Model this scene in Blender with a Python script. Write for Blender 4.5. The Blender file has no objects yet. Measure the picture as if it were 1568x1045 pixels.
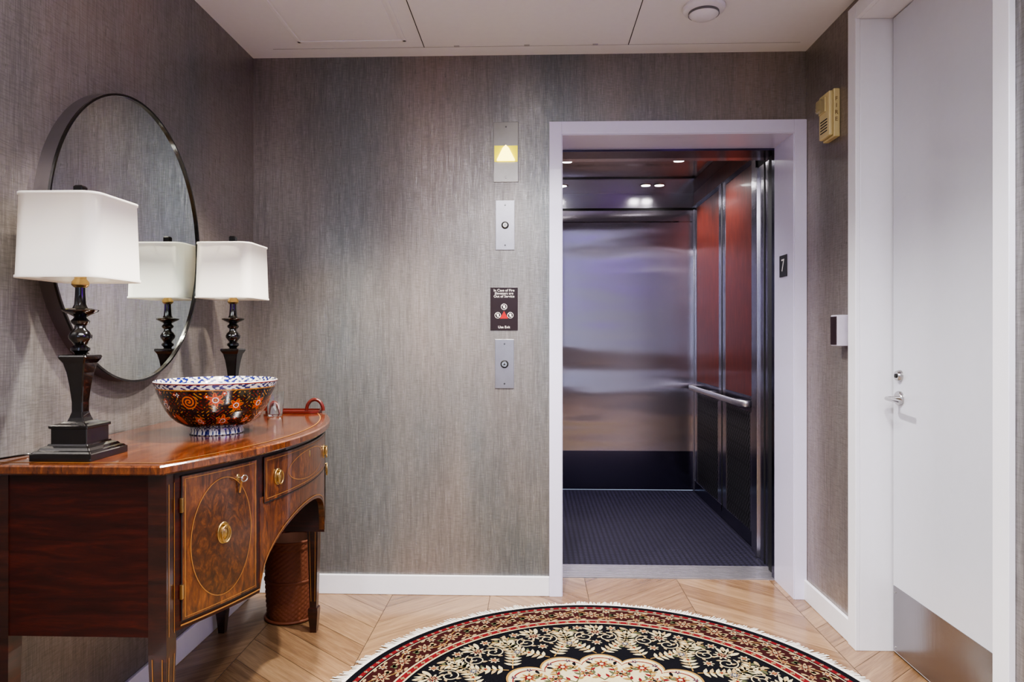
import bpy, bmesh, math, random
import numpy as np
from mathutils import Vector, Matrix
random.seed(7)
C=bpy.context.scene.collection
pi=math.pi
try: bpy.context.scene.view_settings.look='AgX - Medium High Contrast'
except Exception: pass
# ------------------------------------------------------------------ helpers
def link(o,parent=None):
    C.objects.link(o)
    if parent is not None:
        o.parent=parent
        o.matrix_parent_inverse=Matrix.Translation(-Vector(parent.location))
    return o
def empty(name,loc):
    e=bpy.data.objects.new(name,None); e.location=loc; e.empty_display_size=.05
    C.objects.link(e); return e
def mesh(name,verts,faces,mats,parent=None,smooth=False,fm=None,bevel=0,seg=2,autos=False):
    me=bpy.data.meshes.new(name); me.from_pydata([tuple(v) for v in verts],[],faces); 
    if not isinstance(mats,(list,tuple)): mats=[mats]
    for m in mats: me.materials.append(m)
    if fm is not None: me.polygons.foreach_set('material_index',fm)
    if smooth: me.polygons.foreach_set('use_smooth',[True]*len(me.polygons))
    me.update()
    bm=bmesh.new(); bm.from_mesh(me); bmesh.ops.recalc_face_normals(bm,faces=bm.faces); bm.to_mesh(me); bm.free()
    o=bpy.data.objects.new(name,me); link(o,parent)
    if bevel>0:
        b=o.modifiers.new('bevel','BEVEL'); b.width=bevel; b.segments=seg; b.limit_method='ANGLE'; b.angle_limit=.6
    return o
def boxvf(x0,x1,y0,y1,z0,z1,base=0):
    v=[(x0,y0,z0),(x1,y0,z0),(x1,y1,z0),(x0,y1,z0),(x0,y0,z1),(x1,y0,z1),(x1,y1,z1),(x0,y1,z1)]
    f=[(0,3,2,1),(4,5,6,7),(0,1,5,4),(1,2,6,5),(2,3,7,6),(3,0,4,7)]
    return v,[tuple(i+base for i in q) for q in f]
def boxes(name,bl,mat,parent=None,bevel=0,seg=2):
    V=[];F=[]
    for b in bl:
        v,f=boxvf(*b,base=len(V)); V+=v;F+=f
    return mesh(name,V,F,mat,parent,bevel=bevel,seg=seg)
def box(name,x0,x1,y0,y1,z0,z1,mat,parent=None,bevel=0,seg=2):
    return boxes(name,[(x0,x1,y0,y1,z0,z1)],mat,parent,bevel,seg)
def loft(name,loops,mat,parent=None,smooth=True,caps=True,bevel=0):
    n=len(loops[0]);V=[p for l in loops for p in l];F=[]
    for i in range(len(loops)-1):
        for j in range(n):
            k=(j+1)%n
            F.append((i*n+j,i*n+k,(i+1)*n+k,(i+1)*n+j))
    if caps:
        F.append(tuple(range(n))); F.append(tuple((len(loops)-1)*n+j for j in range(n)))
    return mesh(name,V,F,mat,parent,smooth=smooth,bevel=bevel)
def lathe(name,prof,c,mat,parent=None,seg=48,smooth=True,caps=True,axis='z',sx=1,sy=1):
    loops=[]
    for r,h in prof:
        l=[]
        for i in range(seg):
            a=2*pi*i/seg; p,q=max(r,1e-5)*math.cos(a)*sx,max(r,1e-5)*math.sin(a)*sy
            if axis=='z': l.append((c[0]+p,c[1]+q,c[2]+h))
            elif axis=='x': l.append((c[0]+h,c[1]+p,c[2]+q))
            else: l.append((c[0]+p,c[1]+h,c[2]+q))
        loops.append(l)
    o=loft(name,loops,mat,parent,smooth,caps)
    if smooth:
        try: o.data.set_sharp_from_angle(angle=.7)
        except Exception: pass
    return o
def rrect(cx,cy,hx,hy,r,z,n=8):
    out=[]
    for k,(sx,sy) in enumerate([(1,1),(-1,1),(-1,-1),(1,-1)]):
        for i in range(n+1):
            a=k*pi/2+i*pi/2/n
            out.append((cx+sx*(hx-r)+r*math.cos(a),cy+sy*(hy-r)+r*math.sin(a),z))
    return out
def tube(name,pts,r,mat,parent=None,cyclic=False,bez=False,res=6):
    cu=bpy.data.curves.new(name,'CURVE'); cu.dimensions='3D'; cu.bevel_depth=r; cu.bevel_resolution=res; cu.use_fill_caps=True
    s=cu.splines.new('NURBS' if bez else 'POLY'); s.points.add(len(pts)-1)
    for p,q in zip(s.points,pts): p.co=(*q,1)
    if bez: s.order_u=3; s.use_endpoint_u=not cyclic
    s.use_cyclic_u=cyclic
    cu.materials.append(mat)
    o=bpy.data.objects.new(name,cu); return link(o,parent)
def text(name,body,size,loc,rot,mat,parent=None,ax='CENTER',ay='CENTER',ext=.0004,sp=1.0):
    cu=bpy.data.curves.new(name,'FONT'); cu.body=body; cu.size=size; cu.align_x=ax; cu.align_y=ay; cu.extrude=ext; cu.space_line=sp
    cu.materials.append(mat)
    o=bpy.data.objects.new(name,cu); 
    link(o)
    o.location=loc; o.rotation_euler=rot
    if parent is not None:
        o.parent=parent; o.matrix_parent_inverse=Matrix.Translation(-Vector(parent.location))
    return o
def srgb(r,g,b):
    f=lambda c:(c/255/12.92) if c/255<=.04045 else ((c/255+.055)/1.055)**2.4
    return (f(r),f(g),f(b),1)
# ------------------------------------------------------------------ materials
class N:
    def __init__(s,name):
        s.m=bpy.data.materials.new(name); s.m.use_nodes=True; s.t=s.m.node_tree
        s.b=s.t.nodes['Principled BSDF']; s.out=s.t.nodes['Material Output']
    def n(s,typ,**kw):
        x=s.t.nodes.new(typ)
        for k,v in kw.items():
            if k.startswith('i_'):
                key=k[2:]; key=int(key) if key.isdigit() else key.replace('_',' ')
                x.inputs[key].default_value=v
            else: setattr(x,k,v)
        return x
    def l(s,a,b): s.t.links.new(a,b)
    def coord(s,scale,kind='Object',rot=(0,0,0)):
        tc=s.n('ShaderNodeTexCoord'); mp=s.n('ShaderNodeMapping'); mp.inputs['Scale'].default_value=scale; mp.inputs['Rotation'].default_value=rot
        s.l(tc.outputs[kind],mp.inputs['Vector']); return mp.outputs['Vector']
    def noise(s,vec,scale,detail=2,rough=.5,dist=0):
        x=s.n('ShaderNodeTexNoise'); x.inputs['Scale'].default_value=scale; x.inputs['Detail'].default_value=detail
        x.inputs['Roughness'].default_value=rough; x.inputs['Distortion'].default_value=dist
        s.l(vec,x.inputs['Vector']); return x
    def ramp(s,fac,stops):
        x=s.n('ShaderNodeValToRGB'); e=x.color_ramp.elements
        while len(e)<len(stops): e.new(.5)
        for q,(p,c) in zip(e,stops): q.position=p; q.color=c
        s.l(fac,x.inputs['Fac']); return x.outputs['Color']
    def mix(s,fac,a,b,mode='MIX'):
        x=s.n('ShaderNodeMix',data_type='RGBA',blend_type=mode)
        for sock,val in ((x.inputs[0],fac),(x.inputs[6],a),(x.inputs[7],b)):
            if hasattr(val,'is_linked'): s.l(val,sock)
            else: sock.default_value=val
        return x.outputs[2]
    def math(s,op,a,b=0):
        x=s.n('ShaderNodeMath',operation=op)
        for sock,val in ((x.inputs[0],a),(x.inputs[1],b)):
            if hasattr(val,'is_linked'): s.l(val,sock)
            else: sock.default_value=val
        return x.outputs[0]
    def bump(s,h,strength=.3,dist=.002):
        x=s.n('ShaderNodeBump'); x.inputs['Strength'].default_value=strength; x.inputs['Distance'].default_value=dist
        s.l(h,x.inputs['Height']); s.l(x.outputs['Normal'],s.b.inputs['Normal'])
    def set(s,**kw):
        for k,v in kw.items():
            key={'col':'Base Color','rough':'Roughness','metal':'Metallic','spec':'Specular IOR Level','coat':'Coat Weight','coatr':'Coat Roughness','trans':'Transmission Weight','ior':'IOR','sheen':'Sheen Weight','em':'Emission Color','es':'Emission Strength','sss':'Subsurface Weight','aniso':'Anisotropic'}[k]
            if hasattr(v,'is_linked'): s.l(v,s.b.inputs[key])
            else: s.b.inputs[key].default_value=v
        return s
def plain(name,col,rough=.5,var=.03,**kw):
    x=N(name); vec=x.coord((1,1,1)); nz=x.noise(vec,35,3)
    c2=tuple(min(1,v*(1+var)) for v in col[:3])+(1,); c1=tuple(v*(1-var) for v in col[:3])+(1,)
    x.set(col=x.ramp(nz.outputs['Fac'],[(.3,c1),(.7,c2)]),rough=rough,**kw); return x.m
def wallpaper(name,c1,c2,c3):
    x=N(name)
    a=x.noise(x.coord((1,1,.05)),240,3,.6).outputs['Fac']
    b=x.noise(x.coord((1,1,.07)),6,3,.6).outputs['Fac']
    d=x.noise(x.coord((.08,.08,1)),330,2,.5).outputs['Fac']
    e=x.noise(x.coord((1,1,.30)),1.3,3,.55).outputs['Fac']
    h=x.noise(x.coord((1,1,.06)),80,3,.6).outputs['Fac']
    base=x.ramp(b,[(.3,c1),(.5,c2),(.72,c3)])
    base=x.mix(.6,base,x.ramp(e,[(.36,srgb(104,116,120)),(.5,srgb(132,127,123)),(.64,srgb(152,136,128))]))
    base=x.mix(x.ramp(a,[(.45,(0,0,0,1)),(.8,(.5,.5,.5,1))]),base,srgb(182,178,175))
    base=x.mix(x.ramp(d,[(.32,(.30,.30,.30,1)),(.56,(0,0,0,1))]),base,srgb(76,71,69))
    base=x.mix(x.ramp(h,[(.36,(.22,.22,.22,1)),(.52,(0,0,0,1))]),base,srgb(80,74,73))
    s=x.math('ADD',a,d)
    x.bump(s,.4,.001)
    x.set(col=base,rough=x.ramp(a,[(.3,(.40,.40,.40,1)),(.7,(.26,.26,.26,1))]),metal=.48,spec=.5)
    return x.m
M_wall=wallpaper('silk_wallpaper',srgb(108,104,104),srgb(128,122,120),srgb(146,139,135))
M_ceil=plain('ceiling_paint',srgb(230,230,234),.6,.01)
M_trim=plain('trim_paint',srgb(226,226,233),.35,.01)
M_doorp=plain('door_paint',srgb(200,202,212),.24,.01,coat=.35,coatr=.2)
M_black=plain('black_line',srgb(14,14,14),.6)
def steel(name,col,rough,k,scale=(900,900,6),waves=.0,var=.15,aniso=0):
    x=N(name)
    nz=x.noise(x.coord(scale),1,2,.5)
    sub=x.n('ShaderNodeVectorMath',operation='SUBTRACT'); x.l(nz.outputs['Color'],sub.inputs[0]); sub.inputs[1].default_value=(.5,.5,.5)
    mul=x.n('ShaderNodeVectorMath',operation='MULTIPLY'); x.l(sub.outputs[0],mul.inputs[0]); mul.inputs[1].default_value=k
    g=x.n('ShaderNodeNewGeometry')
    add=x.n('ShaderNodeVectorMath',operation='ADD'); x.l(g.outputs['Normal'],add.inputs[0]); x.l(mul.outputs[0],add.inputs[1])
    last=add
    if waves:
        n2=x.noise(x.coord((.12,.12,1)),5.0,2,.5)
        s2=x.n('ShaderNodeVectorMath',operation='SUBTRACT'); x.l(n2.outputs['Color'],s2.inputs[0]); s2.inputs[1].default_value=(.5,.5,.5)
        m2=x.n('ShaderNodeVectorMath',operation='MULTIPLY'); x.l(s2.outputs[0],m2.inputs[0]); m2.inputs[1].default_value=(0,0,waves)
        a2=x.n('ShaderNodeVectorMath',operation='ADD'); x.l(add.outputs[0],a2.inputs[0]); x.l(m2.outputs[0],a2.inputs[1]); last=a2
    nn=x.n('ShaderNodeVectorMath',operation='NORMALIZE'); x.l(last.outputs[0],nn.inputs[0])
    x.l(nn.outputs[0],x.b.inputs['Normal'])
    if aniso:
        tg=x.n('ShaderNodeTangent',direction_type='RADIAL',axis='Z'); x.l(tg.outputs[0],x.b.inputs['Tangent']); x.set(aniso=aniso)
    c1=tuple(v*(1-var) for v in col[:3])+(1,)
    x.set(col=x.ramp(nz.outputs['Fac'],[(.3,c1),(.7,col)]),metal=1.0,rough=rough); return x.m
M_steel=steel('brushed_steel',(.47,.43,.49,1),.19,(.02,.0,.0),waves=.34,var=.05,aniso=.90)  # violet tint in the base colour stands in for a purple reflection
M_steelc=steel('polished_steel_ceiling',(.42,.39,.41,1),.06,(.02,.02,.01),var=.02)
M_steel2=steel('satin_steel',(.52,.50,.55,1),.2,(.06,.06,.01),var=.08)
M_kick=steel('kick_plate_steel',(.34,.33,.34,1),.24,(.1,.1,.02),var=.06)
M_steelp=plain('plate_steel',(.36,.35,.38,1),.3,.04,metal=.9)
M_sill=plain('sill_aluminium',(.58,.56,.58,1),.3,.04,metal=.9)
M_steeld=steel('dark_steel',(.11,.10,.16,1),.2,(.1,.1,.02))
M_chrome=plain('satin_nickel',(.50,.49,.48,1),.2,metal=1.0)
M_brass=plain('antique_brass',(.54,.38,.16,1),.28,metal=1.0)
def wood(name,c1,c2,c3,scale=(1,8,8),nscale=6,rough=.3,coat=.5,dist=1.0,coord='Object',spec=.5):
    x=N(name); v=x.coord(scale,coord)
    a=x.noise(v,nscale,5,.6,dist).outputs['Fac']
    v2=x.coord(tuple(s*6 for s in scale),coord); b=x.noise(v2,nscale*1.5,3,.6).outputs['Fac']
    col=x.ramp(a,[(.3,c1),(.5,c2),(.7,c3)])
    col=x.mix(x.ramp(b,[(.35,(.45,.45,.45,1)),(.6,(0,0,0,1))]),col,c1)
    x.set(col=col,rough=rough,coat=coat,coatr=.1,spec=spec); return x.m
M_mah=wood('mahogany',srgb(24,9,6),srgb(42,15,8),srgb(62,23,12),(1,1,9),4)
M_mahx=wood('mahogany_side',srgb(26,7,5),srgb(46,12,7),srgb(66,20,10),(1,1,9),5,rough=.35,coat=.2,spec=.3)
M_flame=wood('flame_veneer',srgb(46,20,8),srgb(84,43,16),srgb(122,70,29),(2,4,1.2),6,dist=2.5)
M_oval=wood('oval_veneer',srgb(40,19,8),srgb(68,35,13),srgb(102,58,24),(3,3,2),9,dist=3)
M_top=wood('table_top_wood',srgb(66,31,14),srgb(94,49,23),srgb(122,70,36),(7,1,7),5,rough=.18,coat=.8)
M_band=wood('crossband',srgb(56,25,10),srgb(92,48,20),srgb(124,70,31),(8,8,2),8,rough=.2,coat=.7)
M_inlay=plain('boxwood_inlay',srgb(140,96,48),.35)
M_redwood=wood('cab_red_wood',srgb(48,16,10),srgb(80,28,17),srgb(108,45,27),(6,6,.5),14,rough=.34,coat=.12,dist=.5,spec=.3)
M_ebony=plain('ebony_lacquer',srgb(10,7,7),.16,coat=.6)
x=N('linen_shade'); x.set(col=srgb(230,228,224),rough=.8)
nz=x.noise(x.coord((1,1,1)),500,1).outputs['Fac']; x.bump(nz,.1,.0005)
tr=x.n('ShaderNodeBsdfTranslucent'); tr.inputs['Color'].default_value=srgb(238,232,224); mx=x.n('ShaderNodeMixShader'); mx.inputs[0].default_value=.35
x.l(x.b.outputs[0],mx.inputs[1]); x.l(tr.outputs[0],mx.inputs[2]); x.l(mx.outputs[0],x.out.inputs['Surface']); M_shade=x.m
x=N('mirror_glass'); x.set(col=(.74,.80,.77,1),metal=1.0,rough=.01); M_mirror=x.m
x=N('clear_glass'); x.set(col=(.95,.97,.97,1),rough=.02,trans=1.0,ior=1.45); M_glass=x.m
def emis(name,col,st):
    x=N(name); x.set(col=col,em=col,es=st,rough=.4); return x.m
M_led=emis('downlight_led',(1,.97,.94,1),40)
M_arrow=emis('lit_arrow',(1.0,.86,.20,1),5.0)
M_arrowface=emis('arrow_glow_plate',(.62,.55,.0,1),1.0)
# ------------------------------------------------------------------ dimensions (metres)
XL,XR,YB,YD,YR=-1.334,1.264,3.22,3.46,-2.6
ZC=2.544
OX0,OX1,OZ=.132,1.207,2.164
DY0,DY1,DZ=1.90,2.69,2.45
# ------------------------------------------------------------------ floor
def build_floor():
    w=.46; p=.17
    V=[];F=[];UV=[];R=[]
    x=XL-.25
    k=0
    while x<XR+.1:
        s=1 if k%2==0 else -1
        y=YR-.8
        while y<YD+.5:
            g=.0011
            ya=y; yb=y+s*w*.85
            q=[(x+g,ya+g),(x+w-g,yb+g),(x+w-g,yb+p-g),(x+g,ya+p-g)]
            b=len(V); V+=[(a,c,0) for a,c in q]; F.append((b,b+1,b+2,b+3))
            off=random.random()*20
            L=w*1.31; W=p*.76
            UV+=[(off,off),(off+L,off),(off+L,off+W),(off,off+W)]; R.append(random.random())
            y+=p
        x+=w; k+=1
    nb=len(V); V+=[(XL-.1,YR-.1,-.0015),(XR+.3,YR-.1,-.0015),(XR+.3,YD,-.0015),(XL-.1,YD,-.0015)]
    F.append((nb,nb+1,nb+2,nb+3)); UV+=[(0,0)]*4; R.append(.0)
    x=N('oak_parquet')
    at=x.n('ShaderNodeAttribute',attribute_name='rnd')
    uv=x.n('ShaderNodeUVMap'); mp=x.n('ShaderNodeMapping'); mp.inputs['Scale'].default_value=(2.0,26,1); x.l(uv.outputs[0],mp.inputs[0])
    a=x.noise(mp.outputs[0],1.6,5,.65,.6).outputs['Fac']
    mp2=x.n('ShaderNodeMapping'); mp2.inputs['Scale'].default_value=(12,300,1); x.l(uv.outputs[0],mp2.inputs[0])
    b=x.noise(mp2.outputs[0],1,2).outputs['Fac']
    c=x.ramp(a,[(.28,srgb(84,62,42)),(.5,srgb(130,101,72)),(.72,srgb(158,130,98))])
    c=x.mix(x.ramp(b,[(.3,(.5,.5,.5,1)),(.55,(0,0,0,1))]),c,srgb(72,52,34))
    c=x.mix(.4,c,x.ramp(at.outputs['Fac'],[(0,srgb(96,70,48)),(.5,srgb(134,104,76)),(1,srgb(164,134,102))]))
    x.set(col=c,rough=.26,coat=.35,coatr=.14); x.bump(b,.12,.001)
    md=plain('parquet_gap',srgb(36,24,14),.8)
    me=bpy.data.meshes.new('floor'); me.from_pydata(V,[],F); me.materials.append(x.m); me.materials.append(md)
    me.polygons[len(F)-1].material_index=1
    ul=me.uv_layers.new(name='UVMap'); ul.data.foreach_set('uv',[c for u in UV for c in u])
    at=me.attributes.new('rnd','FLOAT','FACE'); at.data.foreach_set('value',R)
    bm=bmesh.new(); bm.from_mesh(me)
    for co,no in [((XL-.02,0,0),(-1,0,0)),((XR+.2,0,0),(1,0,0)),((0,YR,0),(0,-1,0)),((0,YD,0),(0,1,0))]:
        g=bm.verts[:]+bm.edges[:]+bm.faces[:]
        bmesh.ops.bisect_plane(bm,geom=g,plane_co=co,plane_no=no,clear_outer=True)
    bmesh.ops.recalc_face_normals(bm,faces=bm.faces)
    for f in bm.faces:
        if f.normal.z<0: f.normal_flip()
    bm.to_mesh(me); bm.free()
    o=bpy.data.objects.new('floor',me); C.objects.link(o)
build_floor()
# ------------------------------------------------------------------ walls
boxes('wall_back',[(XL-.2,OX0-.0,YB,YD,0,ZC+.1),(OX0,OX1,YB,YD,OZ+.0,ZC+.1),(OX1,XR+.25,YB,YD,0,ZC+.1)],M_wall)
box('wall_left',XL-.2,XL,YR,YB,0,ZC+.1,M_wall)
boxes('wall_right',[(XR,XR+.25,DY1+.02,YB,0,ZC+.1),(XR,XR+.25,YR,DY0-.02,0,ZC+.1),(XR,XR+.25,DY0-.02,DY1+.02,DZ+.02,ZC+.1),(XR+.17,XR+.25,DY0-.02,DY1+.02,0,DZ+.02)],M_wall)
WX0,WX1,WZ0,WZ1=-.95,.65,.75,2.25
boxes('wall_front',[(XL-.2,WX0,YR-.2,YR,0,ZC+.1),(WX1,XR+.25,YR-.2,YR,0,ZC+.1),(WX0,WX1,YR-.2,YR,0,WZ0),(WX0,WX1,YR-.2,YR,WZ1,ZC+.1)],M_wall)
wn=empty('window_1',((WX0+WX1)/2,YR-.05,1.5))
boxes('window_frame',[(WX0,WX0+.06,YR-.12,YR+.01,WZ0,WZ1),(WX1-.06,WX1,YR-.12,YR+.01,WZ0,WZ1),(WX0,WX1,YR-.12,YR+.01,WZ0,WZ0+.06),(WX0,WX1,YR-.12,YR+.01,WZ1-.06,WZ1),((WX0+WX1)/2-.02,(WX0+WX1)/2+.02,YR-.1,YR-.02,WZ0,WZ1)],M_trim,wn)
ce=boxes('ceiling',[(XL-.2,XR+.25,YR-.2,YB+.1,ZC,ZC+.12)],M_ceil)
boxes('trim_1',[(-.5015,-.4985,YR,3.12,ZC-.0015,ZC+.001),(.4285,.4315,YR,3.12,ZC-.0015,ZC+.001)],M_black)
M_seam=plain('ceiling_seam',srgb(170,170,174),.7)
boxes('trim_2',[(-1.06,-.57,3.035,3.05,ZC-.004,ZC),(-1.06,-1.045,1.9,3.05,ZC-.004,ZC),(-.585,-.57,1.9,3.05,ZC-.004,ZC),(-1.06,-.57,1.885,1.9,ZC-.004,ZC),(-1.035,-.6,1.915,3.022,ZC-.003,ZC)],plain('access_panel',srgb(234,234,238),.5,.01),bevel=.0015)
boxes('trim_3',[(-1.2,1.2,3.118,3.121,ZC-.001,ZC+.001)]+[(xx-.012,xx+.012,3.105,3.118,ZC-.003,ZC) for xx in (-.35,-.03,.28)],M_seam)
boxes('baseboard_back',[(XL,.074,YB-.014,YB,0,.092)],M_trim,bevel=.003)
boxes('baseboard_left',[(XL,XL+.014,YR,YB-.014,0,.092)],M_trim,bevel=.003)
boxes('baseboard_right',[(XR-.014,XR,DY1+.065,YB,0,.092),(XR-.014,XR,YR,DY0-.065,0,.092)],M_trim,bevel=.003)
M_frame=plain('elevator_frame_paint',srgb(214,211,234),.22,.01,coat=.3)
boxes('trim_4',[(.074,OX0,YB-.016,YB,0,OZ+.06),(OX1,XR-.001,YB-.016,YB,0,OZ+.06),(OX0,OX1,YB-.016,YB,OZ,OZ+.06),
   (OX1-.004,OX1,YB-.012,YD,0,OZ),(OX0,OX0+.004,YB-.012,YD,0,OZ),(OX0+.004,OX1-.004,YB-.012,YD,OZ-.004,OZ)],M_frame,bevel=.0012)
boxes('trim_5',[(XR-.018,XR,DY1,DY1+.065,0,DZ+.06),(XR-.018,XR,DY0-.065,DY0,0,DZ+.06),(XR-.018,XR,DY0,DY1,DZ,DZ+.06),
   (XR,XR+.17,DY1,DY1+.02,0,DZ),(XR,XR+.17,DY0-.02,DY0,0,DZ),(XR,XR+.17,DY0-.02,DY1+.02,DZ,DZ+.02)],M_trim,bevel=.002)
# unseen violet canvas on the right wall, added to reflect purple in cab steel
x=N('violet_reflection_canvas'); q=x.noise(x.coord((1,1,1)),3.5,4,.6,1.5).outputs['Fac']
x.set(col=x.ramp(q,[(.3,srgb(60,20,200)),(.5,srgb(120,30,245)),(.7,srgb(225,40,190))]),rough=.5)
p=empty('added_reflection_painting',(XR-.02,.85,1.75))
box('canvas',XR-.030,XR,.25,1.45,1.45,1.95,x.m,p)
boxes('frame',[(XR-.04,XR,.23,.25,1.43,1.97),(XR-.04,XR,1.45,1.47,1.43,1.97),(XR-.04,XR,.25,1.45,1.95,1.97),(XR-.04,XR,.25,1.45,1.43,1.45)],M_black,p)
# ------------------------------------------------------------------ side door
XD=1.385
d=empty('door_1',(XD+.02,2.3,0))
box('leaf',XD,XD+.042,DY0+.004,DY1-.008,.008,DZ-.005,M_doorp,d,bevel=.0015)
box('leaf_gap',XD+.006,XD+.03,DY1-.009,DY1-.001,.008,DZ-.005,M_black,d)
box('kick_plate',XD-.002,XD,DY0+.012,DY1-.014,.014,.262,M_kick,d)
for yy in (DY0+.03,DY1-.03): 
    for zz in (.24,.03): lathe('kick_screw',[(.0,-.0032),(.003,-.003),(.003,0)],(XD-.001,yy,zz),M_chrome,d,seg=10,axis='x')
hy=2.63; hz=.985
lathe('lever_rose',[(.0,-.012),(.024,-.012),(.027,-.008),(.027,0)],(XD,hy,hz),M_chrome,d,seg=32,axis='x')
tube('lever_handle',[(XD-.005,hy,hz),(XD-.04,hy,hz),(XD-.056,hy-.004,hz),(XD-.060,hy-.03,hz),(XD-.060,hy-.115,hz-.004)],.0075,M_chrome,d,bez=True)
lathe('deadbolt',[(.0,-.016),(.017,-.016),(.021,-.008),(.022,0)],(XD,hy,1.07),M_chrome,d,seg=32,axis='x')
lathe('deadbolt_core',[(.0,-.019),(.008,-.019),(.008,-.016)],(XD,hy,1.07),M_black,d,seg=16,axis='x')
for zz in (.3,1.25,2.2): lathe('hinge',[(.006,-.045),(.006,.045)],(XD-.005,DY0+.004,zz),M_chrome,d,seg=12)
# ------------------------------------------------------------------ elevator cab
e=empty('elevator_cab',(.42,4.5,0))
CY0,CY1,CX0,CX1,CZ=3.66,5.45,-.44,1.264,2.35
M_rub=N('patterned_rubber_floor'); vv=M_rub.coord((1,1,1)); ch=M_rub.n('ShaderNodeTexVoronoi',i_Scale=34.0); ch.inputs['Randomness'].default_value=.0; M_rub.l(vv,ch.inputs['Vector'])
fl=M_rub.noise(vv,260,2).outputs['Fac']
cc=M_rub.ramp(ch.outputs['Distance'],[(.25,srgb(46,43,62)),(.42,srgb(22,20,33))])
cc=M_rub.mix(M_rub.ramp(fl,[(.4,(0,0,0,1)),(.7,(.5,.5,.5,1))]),cc,srgb(12,12,20))
M_rub.set(col=cc,rough=.6,spec=.15); M_rub.bump(ch.outputs['Distance'],.4,.002); M_rub=M_rub.m
box('cab_floor',CX0,CX1+.05,CY0,CY1,-.03,.0,M_rub,e)
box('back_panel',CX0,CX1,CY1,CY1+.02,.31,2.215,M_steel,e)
box('back_panel_line',CX0,CX1,CY1-.003,CY1,2.12,2.128,M_steelc,e)
box('back_kick',CX0,CX1,CY1-.004,CY1+.02,0.004,.31,M_steeld,e)
box('back_gap',CX0,CX1,CY1+.004,CY1+.02,2.215,2.235,M_black,e)
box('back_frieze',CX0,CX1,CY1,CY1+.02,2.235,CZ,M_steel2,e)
box('cab_corner',CX1-.012,CX1,CY1-.04,CY1,.0,2.215,M_steel2,e)
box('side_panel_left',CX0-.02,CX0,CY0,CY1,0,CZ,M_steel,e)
box('right_wall_core',CX1+.006,CX1+.03,CY0,CY1,0,CZ,M_black,e)
fr=[(CX1-.004,CX1+.01,5.33,5.40,.05,2.24),(CX1-.004,CX1+.01,4.54,4.70,.05,2.24),(CX1-.004,CX1+.01,3.93,4.0,.05,2.24)]
boxes('right_uprights',fr,M_steel2,e,bevel=.002)
boxes('right_upright_slots',[(CX1-.006,CX1-.003,4.612,4.628,.05,2.24)],M_black,e)
boxes('right_rails',[(CX1-.006,CX1+.01,3.93,5.45,0.0,.09),(CX1-.003,CX1+.01,3.93,5.45,.775,.87),(CX1-.003,CX1+.01,3.93,5.45,2.215,2.25)],M_steeld,e,bevel=.002)
boxes('right_frieze',[(CX1,CX1+.01,3.9,5.45,2.25,CZ)],M_redwood,e)
boxes('wood_panels',[(CX1-.002,CX1+.008,4.0,4.54,.87,2.215),(CX1-.002,CX1+.008,4.70,5.33,.87,2.215)],M_redwood,e,bevel=.002)
M_wire=plain('grille_wire',(.16,.15,.17,1),.35,metal=.8)
boxes('lower_panels',[(CX1+.001,CX1+.008,4.0,4.54,.09,.775),(CX1+.001,CX1+.008,4.70,5.33,.09,.775)],M_black,e)
V=[];F=[]
for (y0,y1,nW) in ((4.02,4.52,12),(4.72,5.31,14)):
    for i in range(nW+1):
        for ph in (0,pi):
            yb=y0+(y1-y0)*i/nW; b=len(V); ns=84
            for k in range(ns+1):
                z=.09+.685*k/ns; yy=min(y1-.003,max(y0+.003,yb+.5*(y1-y0)/nW*math.sin(k*pi/6+ph)))
                xo=CX1-.002-(.0006 if ph else 0)
                V+=[(xo,yy-.0026,z),(xo,yy+.0026,z)]
            for k in range(ns): F.append((b+2*k,b+2*k+1,b+2*k+3,b+2*k+2))
mesh('metal_grille',V,F,M_wire,e)
boxes('lower_frames',[(CX1-.005,CX1+.002,y0,y1,z0,z1) for (y0,y1,z0,z1) in [(4.0,4.02,.09,.775),(4.52,4.54,.09,.775),(4.7,4.72,.09,.775),(5.31,5.33,.09,.775)]],M_steel2,e)
hr=[(CX1-.005,5.36),(CX1-.035,5.36),(CX1-.06,5.33),(CX1-.06,5.2),(CX1-.06,4.2),(CX1-.06,4.06),(CX1-.035,4.02),(CX1-.005,4.02)]
loops=[]
for i,(hx,hy_) in enumerate(hr):
    if i==0: dx,dy=hr[1][0]-hx,hr[1][1]-hy_
    elif i==len(hr)-1: dx,dy=hx-hr[i-1][0],hy_-hr[i-1][1]
    else: dx,dy=hr[i+1][0]-hr[i-1][0],hr[i+1][1]-hr[i-1][1]
    L=math.hypot(dx,dy); nx,ny=-dy/L,dx/L
    lp=[]
    for j in range(12):
        a=2*pi*j/12; lp.append((hx+nx*.007*math.cos(a),hy_+ny*.007*math.cos(a),.825+.019*math.sin(a)))
    loops.append(lp)
loft('handrail',loops,M_sill,e)
for yy in (4.35,5.0): lathe('rail_bracket',[(.008,-.06),(.008,0),(.02,0.0),(.02,.004)],(CX1-.004,yy,.815),M_steel2,e,seg=16,axis='x')
box('cab_ceiling',CX0,CX1+.01,CY0,CY1,CZ,CZ+.02,M_steelc,e)
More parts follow.
